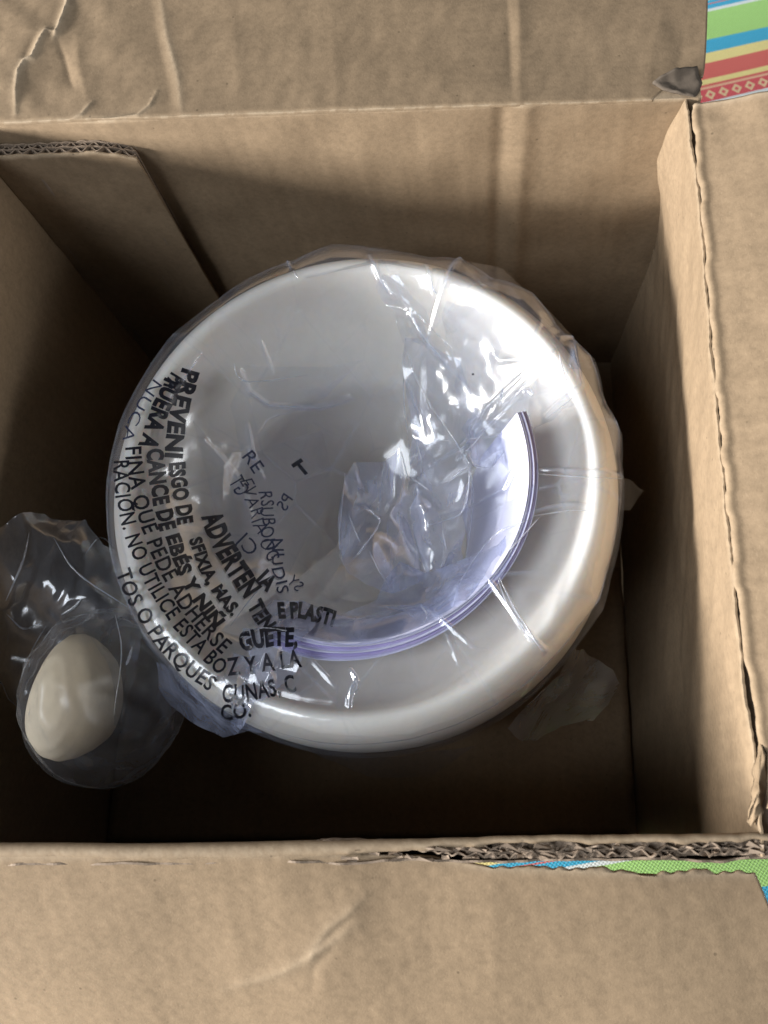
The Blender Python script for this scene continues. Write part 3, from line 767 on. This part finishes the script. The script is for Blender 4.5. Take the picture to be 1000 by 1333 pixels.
def text_on(txt, pts, size, bold=0.0, mat=None, mirror=False, lift=.0004, slant=0.0, jig=.6):
    """flat ink on the film: the line runs along pts, letters size px tall"""
    cu = bpy.data.curves.new('print', 'FONT'); cu.body = txt; cu.size = 1; cu.offset = bold; cu.resolution_u = 3; cu.space_character = 1.06
    ob = bpy.data.objects.new('print', cu); C.objects.link(ob)
    dg = bpy.context.evaluated_depsgraph_get(); me = bpy.data.meshes.new_from_object(ob.evaluated_get(dg))
    bpy.data.objects.remove(ob); bpy.data.curves.remove(cu)
    bm = bmesh.new(); bm.from_mesh(me); bpy.data.meshes.remove(me)
    bmesh.ops.triangulate(bm, faces=bm.faces[:])
    bmesh.ops.subdivide_edges(bm, edges=[e for e in bm.edges if e.calc_length() > .22], cuts=1)
    bmesh.ops.triangulate(bm, faces=bm.faces[:])
    xs_ = [v.co.x for v in bm.verts]; x0_, x1_ = min(xs_), max(xs_)
    sp = spline(pts); L = np.concatenate([[0], np.cumsum(np.hypot(*np.diff(sp, axis=0).T))])
    for v in bm.verts:
        u = (v.co.x-x0_)/(x1_-x0_)
        if mirror: u = 1-u
        s = u*L[-1]
        px, py = np.interp(s, L, sp[:, 0]), np.interp(s, L, sp[:, 1])
        qx, qy = np.interp(min(s+3, L[-1]), L, sp[:, 0]), np.interp(min(s+3, L[-1]), L, sp[:, 1])
        ax_, ay_ = np.interp(max(s-3, 0), L, sp[:, 0]), np.interp(max(s-3, 0), L, sp[:, 1])
        tx, ty = qx-ax_, qy-ay_; l = math.hypot(tx, ty); tx /= l; ty /= l
        h = (v.co.y-.35)/.72*size
        s2 = jig*math.sin(s*.21+size)+jig*.6*math.sin(s*.09+2*size)
        v.co = on_film((px+ty*(h+s2)+tx*slant*h, py-tx*(h+s2)+ty*slant*h), lift)
    return mesh_bm('printed_text', bm, mat or M_ink, fl, False)

B = .052
# innermost heading
text_on('ADVERTEN', [(274, 668), (287, 700), (304, 733), (330, 772)], 26, B)
text_on('PREVENI', [(249, 482), (238, 520), (229, 558), (226, 596)], 22, B)
text_on('ESGO DE', [(230, 602), (231, 610), (236, 645), (242, 682)], 20, B)
text_on('SFIXIA, MAS.', [(254, 700), (264, 730), (281, 764), (308, 798)], 16, B)
text_on('PA', [(233, 490), (222, 508)], 21, B, jig=.2)
text_on('FUERA A', [(226, 496), (210, 532), (200, 560), (191, 584)], 22, B)
text_on('CANCE DE', [(203, 584), (204, 612), (208, 640), (219, 690)], 21, B)
text_on('EBÉS Y NIÑ', [(225, 696), (236, 732), (255, 772), (286, 814)], 18, B)
text_on('TEN', [(330, 784), (340, 800), (352, 818)], 20, B)
text_on('E PLASTI', [(362, 796), (382, 794), (398, 796), (436, 806)], 20, B)
text_on('GUETE,', [(312, 838), (330, 832), (358, 829), (388, 830)], 23, B)
text_on('FINA QUE PEDE ADHERSE', [(174, 582), (178, 620), (190, 672), (210, 726), (236, 775), (264, 812), (296, 845)], 21, .018)
text_on('Z Y A LA', [(296, 868), (318, 866), (350, 862), (392, 856)], 23, .022)
text_on('RACIÓN. NO UTILICE ESTA BO', [(158, 600), (162, 650), (176, 706), (198, 755), (226, 800), (258, 838), (292, 872)], 20, .018)
text_on('CUNAS, C', [(290, 902), (316, 902), (346, 897), (384, 888)], 23, .022)
text_on('TOS O PARQUES', [(160, 742), (176, 778), (200, 818), (228, 852), (278, 892)], 20, .018)
text_on('CO.', [(288, 926), (304, 926), (326, 922)], 21, .022)
text_on('NUCA', [(206, 498), (190, 520), (176, 545), (166, 575)], 15, -.004, M_ink2)
# backs of letters showing through the crumpled far layer
text_on('EVARIA O', [(322, 624), (328, 650), (338, 680), (352, 716)], 18, -.004, M_ink2, jig=1.5)
text_on('RSUBONG', [(347, 640), (348, 665), (350, 700), (358, 728)], 18, .006, M_ink2, jig=1.4)
text_on('GT', [(306, 622), (318, 642)], 21, .004, M_ink2, True)
text_on('CJ', [(314, 700), (332, 718)], 20, -.004, M_ink2, True)
text_on('NUDIS', [(361, 702), (362, 735), (370, 772)], 16, .006, M_ink2, jig=1.2)
text_on('RE', [(322, 590), (338, 612)], 18, .004, M_ink2)
text_on('PS', [(365, 662), (376, 646)], 16, .006, M_ink2, True)
text_on('T', [(386, 614), (398, 604)], 20, B)
text_on('IA', [(340, 748), (356, 764)], 21, B)
text_on('SY', [(378, 752), (392, 766)], 15, .004, M_ink2, True)
# tiny ink speck
bm = bmesh.new(); ce = on_film((616, 487)); bmesh.ops.create_icosphere(bm, subdivisions=1, radius=.0005)
for v in bm.verts: v.co = Vector((v.co.x*1.2, v.co.y, v.co.z*.4))+ce
mesh_bm('ink_speck', bm, M_ink, fl)

# ---- crumpled parts of the bag: facets meeting in rounded creases
def crumple(name, pts, faces, mat, bev=.0006, sub=0, nz=.0006, seed=1, parent=bag, fine=0, soft=1):
    bm = bmesh.new(); vs = [bm.verts.new(Q(p[:2], p[2])) for p in pts]
    for f in faces:
        try: bm.faces.new([vs[i] for i in f])
        except ValueError: pass
    bmesh.ops.recalc_face_normals(bm, faces=bm.faces[:])
    bmesh.ops.triangulate(bm, faces=[f for f in bm.faces if len(f.verts) > 4])
    rr_ = random.Random(seed)
    for it in range(fine):
        big = [f for f in bm.faces if f.calc_area() > 1.1e-4/(1+1.5*it)]
        if not big: break
        nn = {f: f.normal.copy() for f in big}; es = list({e for f in big for e in f.edges})
        r_ = bmesh.ops.subdivide_edges(bm, edges=es, cuts=1, use_grid_fill=True, quad_corner_type='INNER_VERT')
        bm.normal_update()
        for v in {g for g in r_['geom_inner'] if isinstance(g, bmesh.types.BMVert)}:
            v.co += v.normal*rr_.uniform(-1, 1)*.0021/(1+it)+Vector((rr_.uniform(-1, 1), rr_.uniform(-1, 1), 0))*.0016
    bmesh.ops.triangulate(bm, faces=bm.faces[:])
    for it in range(2):
        bmesh.ops.subdivide_edges(bm, edges=bm.edges[:], cuts=1, use_grid_fill=True)
        if it == 1: bmesh.ops.triangulate(bm, faces=[f for f in bm.faces if len(f.verts) > 4])
        for k in range(soft if it == 0 or soft > 1 else 0):
            bmesh.ops.smooth_vert(bm, verts=[v for v in bm.verts if not v.is_boundary], factor=.5, use_axis_x=True, use_axis_y=True, use_axis_z=True)
    for v in bm.verts:
        q = np.array(v.co); v.co += Vector((smooth_noise(q, 45, seed), smooth_noise(q, 45, seed+1), smooth_noise(q, 45, seed+2)))*nz
    return mesh_bm(name, bm, mat, parent)

# hanging twist in the middle of the bowl
pts = [(527, 440, -.050), (556, 448, -.046), (600, 470, -.046), (528, 500, -.054), (556, 520, -.046), (534, 546, -.052), (566, 536, -.046), (533, 595, -.060),
       (570, 575, -.052), (590, 568, -.050), (613, 606, -.046), (600, 650, -.050), (555, 684, -.050), (548, 618, -.056), (530, 640, -.052), (520, 582, -.044),
       (512, 656, -.050), (530, 670, -.058), (607, 690, -.056), (606, 740, -.066), (575, 750, -.064), (560, 742, -.058), (535, 690, -.062), (548, 655, -.048),
       (500, 600, -.060), (449, 618, -.052), (462, 600, -.058), (441, 712, -.050), (452, 744, -.046), (480, 716, -.044), (494, 683, -.050), (474, 660, -.048),
       (510, 772, -.058), (556, 756, -.062), (476, 640, -.062), (640, 600, -.056), (664, 580, -.052), (690, 540, -.046), (626, 548, -.050), (640, 610, -.050), (590, 530, -.050)]
fc = [(0, 1, 4, 3), (1, 2, 40, 4), (3, 4, 6, 5), (4, 40, 9, 6), (5, 6, 8, 7), (6, 9, 8), (9, 10, 8), (7, 8, 13, 14), (8, 10, 11, 13), (13, 11, 12, 23), (14, 13, 23, 17),
      (15, 14, 17, 16), (10, 18, 11), (11, 18, 21, 12), (18, 19, 20, 21), (23, 12, 21, 22), (17, 23, 22), (16, 17, 22), (24, 15, 16, 34), (26, 24, 34, 25), (25, 34, 31, 27), (27, 31, 30, 29),
      (27, 29, 28), (34, 16, 30, 31), (28, 29, 32), (29, 30, 33, 32), (30, 16, 22, 33), (22, 21, 33), (40, 38, 9), (38, 35, 10, 9), (38, 37, 36, 35), (35, 36, 39), (10, 35, 39), (2, 38, 40)]
crumple('crumpled_fold', pts, fc, M_film2, .0006, 0, .0005, 201, fine=1)
# film pressed over the leaflet
pts = [(548, 788, -.052), (556, 745, -.058), (520, 730, -.060), (490, 780, -.054), (432, 808, -.046), (400, 832, -.042), (470, 838, -.040), (552, 812, -.041), (610, 780, -.040), (652, 752, -.039), (640, 735, -.048), (610, 745, -.052),
       (590, 790, -.043), (580, 770, -.05), (688, 676, -.040), (660, 690, -.048), (625, 720, -.056)]
fc = [(0, 1, 2, 3), (0, 3, 4), (0, 4, 6, 7), (4, 5, 6), (0, 7, 12), (0, 12, 13), (1, 0, 13, 11), (13, 12, 8, 11), (11, 8, 9, 10), (10, 9, 14, 15), (11, 10, 15, 16), (1, 11, 16)]
crumple('crumpled_fold', pts, fc, M_film2, .0005, 0, .0004, 211, fine=1)
crumple('gathered_fold', [(470, 344, -.041), (512, 350, -.040), (560, 420, -.047), (556, 452, -.046), (527, 446, -.050), (505, 400, -.050)], [(0, 1, 2, 5), (5, 2, 3, 4)], M_film6, .0006, 0, .0006, 271, fine=2)
crumple('gathered_fold', [(604, 352, -.041), (648, 372, -.040), (655, 450, -.046), (628, 545, -.050), (592, 530, -.050), (588, 460, -.048), (574, 410, -.049)], [(0, 1, 2, 6), (6, 2, 5), (5, 2, 3, 4)], M_film6, .0006, 0, .0006, 273, fine=2)
crumple('gathered_fold', [(742, 476, -.040), (756, 512, -.040), (700, 556, -.046), (660, 582, -.050), (612, 600, -.048), (600, 560, -.052), (650, 520, -.048), (700, 490, -.044)], [(0, 1, 2, 7), (7, 2, 3, 6), (6, 3, 4, 5)], M_film6, .0006, 0, .0006, 275, fine=2)
crumple('gathered_fold', [(318, 476, -.046), (430, 478, -.052), (470, 470, -.052), (420, 520, -.062), (350, 545, -.058), (312, 590, -.054), (300, 530, -.048)], [(0, 1, 3, 6), (1, 2, 3), (6, 3, 4, 5)], M_film3, .0008, 0, .0006, 277, fine=1)
crumple('gathered_fold', [(250, 545, -.044), (290, 590, -.048), (302, 650, -.052), (330, 590, -.056), (420, 560, -.066), (430, 650, -.070), (372, 760, -.062), (320, 740, -.054), (285, 690, -.050)], [(0, 1, 8), (1, 2, 8), (1, 3, 2), (3, 4, 5, 2), (2, 5, 6, 7), (8, 2, 7)], M_film3, .0008, 0, .0006, 279, fine=1)
# tails of film beyond the bowl
crumple('film_tail', [(205, 860, -.075), (222, 918, -.088), (290, 962, -.080), (345, 955, -.070), (330, 938, -.055), (290, 915, -.052), (250, 880, -.054), (272, 930, -.07)], [(0, 1, 7, 6), (1, 2, 7), (2, 3, 4, 7), (7, 4, 5), (6, 7, 5)], M_film2, .0008, 0, .0006, 221, fine=1)
crumple('film_tail', [(745, 845, -.060), (770, 855, -.075), (808, 890, -.10), (770, 940, -.12), (700, 965, -.10), (660, 950, -.075), (700, 905, -.062), (738, 900, -.085)], [(0, 1, 7), (1, 2, 7), (2, 3, 7), (3, 4, 7), (4, 5, 6, 7), (6, 0, 7)], M_film5, .001, 0, .0010, 231, fine=1, soft=2)
crumple('film_tail', [(806, 622, -.062), (820, 626, -.064), (838, 640, -.072), (820, 664, -.066), (806, 662, -.062)], [(0, 1, 3, 4), (1, 2, 3)], M_film, .0006, 1, .0005, 241)
crumple('film_tail', [(440, 980, -.07), (520, 985, -.075), (620, 970, -.07), (560, 1010, -.11), (480, 1012, -.11), (400, 975, -.085)], [(0, 1, 4, 5), (1, 2, 3, 4)], M_film, .001, 2, .001, 245)
# pleats over the upper right rim
crumple('film_pleat', [(583, 342, -.044), (600, 338, -.040), (655, 350, -.046), (700, 392, -.046), (748, 440, -.048), (772, 480, -.052), (742, 478, -.036), (716, 440, -.036), (680, 400, -.037), (640, 372, -.036), (575, 375, -.037)],
        [(0, 1, 9, 10), (1, 2, 9), (2, 3, 8, 9), (3, 4, 7, 8), (4, 5, 6, 7)], M_film, .0006, 2, .0006, 251)
crumple('film_pleat', [(382, 352, -.046), (465, 318, -.052), (520, 326, -.050), (584, 342, -.046), (560, 352, -.040), (490, 342, -.037), (400, 362, -.038)], [(0, 1, 5, 6), (1, 2, 5), (2, 3, 4, 5)], M_film, .0005, 2, .0005, 255)

# sharp folds where the film lies several layers thick: slim pinched ridges, milky so that their glints are built in
VV = V.tolist(); FF = Ff.tolist()
for o in bag.children:
    if o.name.split('.')[0] in ('crumpled_fold', 'film_pleat', 'gathered_fold'):
        b0 = len(VV); VV += [tuple(v.co) for v in o.data.vertices]; FF += [[k+b0 for k in p.vertices] for p in o.data.polygons]
bvh = BVHTree.FromPolygons(VV, FF)
def pinch(pts, w=.00035):
    sp = spline(pts) if len(pts) > 2 else np.array([np.array(pts[0])*(1-t)+np.array(pts[1])*t for t in np.linspace(0, 1, 16)])
    n = len(sp); P_ = [on_film(tuple(p), .0002) for p in sp]
    for it in range(3):
        P_ = [P_[0]]+[(P_[i-1]+P_[i]*2+P_[i+1])/4 for i in range(1, n-1)]+[P_[-1]]
    bm = bmesh.new(); rows = []
    for i, p in enumerate(P_):
        t = (P_[min(i+1, n-1)]-P_[max(i-1, 0)]).normalized(); u = (Vector(CAMP)-p).normalized(); u = (u*.6+Vector((0, 0, 1))*.4).normalized(); sd = t.cross(u).normalized()
        k = (math.sin(math.pi*min(max(i/(n-1), .03), .97))**.5)*(.65+.5*random.random())*w
        rows.append([bm.verts.new(p+sd*k*c_+u*k*1.1*h_) for c_, h_ in ((-1, 0), (-.45, .8), (0, 1.15), (.45, .8), (1, 0))])
    for a, b in zip(rows, rows[1:]):
        for q in range(4): bm.faces.new((a[q], a[q+1], b[q+1], b[q]))
    return mesh_bm('bag_crease_glint', bm, M_fold, fl)
for pts, w in [([(530, 456), (539, 485), (556, 519)], .4), ([(556, 519), (562, 530), (567, 536)], .5), ([(567, 537), (590, 570), (612, 605)], .28), ([(612, 606), (598, 615), (585, 628)], .3),
               ([(611, 608), (609, 642), (600, 668), (580, 677), (556, 684)], .34), ([(526, 618), (546, 629), (558, 638)], .36), ([(540, 572), (562, 572), (585, 574)], .28), ([(544, 580), (549, 598), (548, 616)], .3),
               ([(452, 735), (472, 714), (494, 681), (488, 670), (475, 660)], .42), ([(454, 670), (462, 690), (470, 708)], .28), ([(519, 582), (524, 595), (533, 631)], .24), ([(449, 616), (442, 712), (452, 744)], .22),
               ([(481, 717), (492, 740), (504, 759)], .22), ([(613, 606), (615, 656), (607, 728)], .24), ([(612, 604), (639, 609), (648, 591)], .26), ([(702, 674), (676, 703), (652, 728)], .3), ([(576, 692), (582, 717)], .2),
               ([(728, 460), (733, 483), (742, 508)], .45), ([(753, 512), (733, 528), (713, 544)], .26), ([(650, 752), (672, 795), (705, 846)], .5), ([(648, 752), (660, 785), (690, 832)], .34), ([(459, 880), (466, 893), (460, 906), (458, 922)], .5),
               ([(536, 400), (560, 426), (588, 452)], .4), ([(655, 505), (653, 513), (652, 522)], .5), ([(690, 505), (693, 512)], .4), ([(262, 462), (245, 485), (225, 517)], .4), ([(305, 474), (310, 490), (330, 497), (400, 488)], .3),
               ([(700, 617), (760, 621), (810, 623)], .2), ([(692, 672), (740, 665), (768, 665)], .2), ([(528, 440), (526, 520), (534, 590)], .2), ([(690, 540), (650, 566), (600, 572)], .2), ([(640, 548), (615, 580), (600, 590)], .22),
               ([(430, 815), (490, 800), (548, 788)], .3), ([(548, 788), (556, 800), (552, 812)], .4), ([(690, 676), (640, 700), (590, 770)], .25), ([(362, 742), (330, 775), (300, 815)], .2), ([(318, 826), (340, 818), (380, 822)], .4), ([(290, 880), (300, 905), (304, 930)], .36), ([(345, 850), (338, 870)], .4), ([(382, 352), (388, 363)], .4), ([(560, 358), (564, 376), (572, 384)], .5)]:
    pinch(pts, w*.001)

# ------------------------------------------------------------------ small bag with an egg-shaped cap, left of the bowl
EZ = -.044
EC = Q((74, 904), EZ); sc = (CAM_H-EZ)/(FOC*.93)
ud = Q((106, 826), EZ)-Q((78, 985), EZ); ua = math.atan2(ud[1], ud[0])
prof = [(.0, .0085), (.3, .0080), (.6, .006), (.82, .002), (.95, -.004), (1.0, -.011), (.97, -.020), (.88, -.030), (.74, -.040), (.5, -.047), (.0, -.050)]
V = []
for (r, z) in [(a[0]+(b[0]-a[0])*t, a[1]+(b[1]-a[1])*t) for a, b in zip(prof, prof[1:]) for t in (0, .25, .5, .75)]+[prof[-1]]:
    for k in range(72):
        a = 2*math.pi*k/72; lx = 80*sc*r*math.cos(a); ly = 34*sc*r*math.sin(a)*(1-.22*math.cos(a))
        tilt = -.16*ly+.05*lx
        V.append((EC[0]+lx*math.cos(ua)-ly*math.sin(ua), EC[1]+lx*math.sin(ua)+ly*math.cos(ua), EZ+z-tilt*1.3*max(0, 1+z/.085)))
nr_ = len(V)//72
cap = mesh_np('egg_cap', V, grid_faces(nr_, 72)[:, ::-1], M_cap)
# close the ring
me = cap.data; bm = bmesh.new(); bm.from_mesh(me); bm.verts.ensure_lookup_table()
for i in range(nr_-1): bm.faces.new((bm.verts[i*72+71], bm.verts[i*72], bm.verts[(i+1)*72], bm.verts[(i+1)*72+71]))
bmesh.ops.recalc_face_normals(bm, faces=bm.faces[:]); bm.to_mesh(me); bm.free()
for p in me.polygons: p.use_smooth = True
tag(cap, 'cream plastic piece with an egg-shaped top inside the small clear bag at the box\'s left', 'plastic cap')
sb = thing('small_clear_bag', (EC[0], EC[1], FLOOR+.008), 'small loose clear plastic bag holding the cream egg-shaped piece beside the bowl', 'plastic bag')
# skin around the piece
bm = bmesh.new(); bmesh.ops.create_icosphere(bm, subdivisions=5, radius=1)
for v in bm.verts:
    q = np.array(v.co); f1, f2, _ = worley(np.array([q[0]*1.3+q[2]]), np.array([q[1]*1.3-q[2]*.5]), .42, 12)
    f = 1.0+.26*f1[0]
    v.co = Vector((q[0]*.0255*f+.005, q[1]*.0335*f+.001, q[2]*.048*f-.034))+Vector(EC)
    v.co.z = max(v.co.z, FLOOR+.0085)
mesh_bm('bag_skin', bm, M_film5, sb)
crumple('bag_neck', [(-40, 690, -0.046), (15, 676, -0.041), (55, 668, -0.051), (110, 676, -0.056), (172, 752, -0.061), (186, 790, -0.066), (178, 860, -0.071), (150, 945, -0.081), (105, 930, -0.061), (100, 830, -0.056), (95, 790, -0.044), (60, 740, -0.044), (12, 770, -0.041), (5, 830, -0.056), (20, 930, -0.066), (-30, 850, -0.066), (150, 800, -0.051), (-40, 760, -0.046), (160, 935, -0.086)],
        [(0, 1, 12, 17), (1, 2, 11, 12), (2, 3, 10, 11), (3, 4, 10), (4, 16, 10), (4, 5, 16), (5, 6, 16), (16, 9, 10), (16, 6, 7, 9), (7, 8, 9), (11, 10, 9, 13), (12, 11, 13), (13, 9, 14), (17, 12, 13, 15), (15, 13, 14)], M_film4, .0010, 0, .0022, 261, sb, 1, 3)
VV = []; FF = []
for o in sb.children:
    b0 = len(VV); VV += [tuple(v.co) for v in o.data.vertices]; FF += [[k+b0 for k in p.vertices] for p in o.data.polygons]
bvh = BVHTree.FromPolygons(VV, FF)
for pts, w in [([(38, 694), (30, 730), (8, 782)], .5), ([(70, 700), (100, 745), (165, 790)], .35), ([(80, 800), (95, 792), (106, 780)], .6), ([(172, 842), (168, 856), (164, 866)], .6), ([(60, 815), (40, 850), (22, 900)], .3),
               ([(112, 720), (130, 700), (150, 712)], .3), ([(10, 800), (30, 818), (52, 812)], .4), ([(150, 800), (158, 850), (148, 930)], .28)]:  # white lines and glints of the small bag, put in as milky folds
    o = pinch(pts, w*.001); o.name = 'bag_crease_glint'; o.parent = sb; o.location = -sb.location
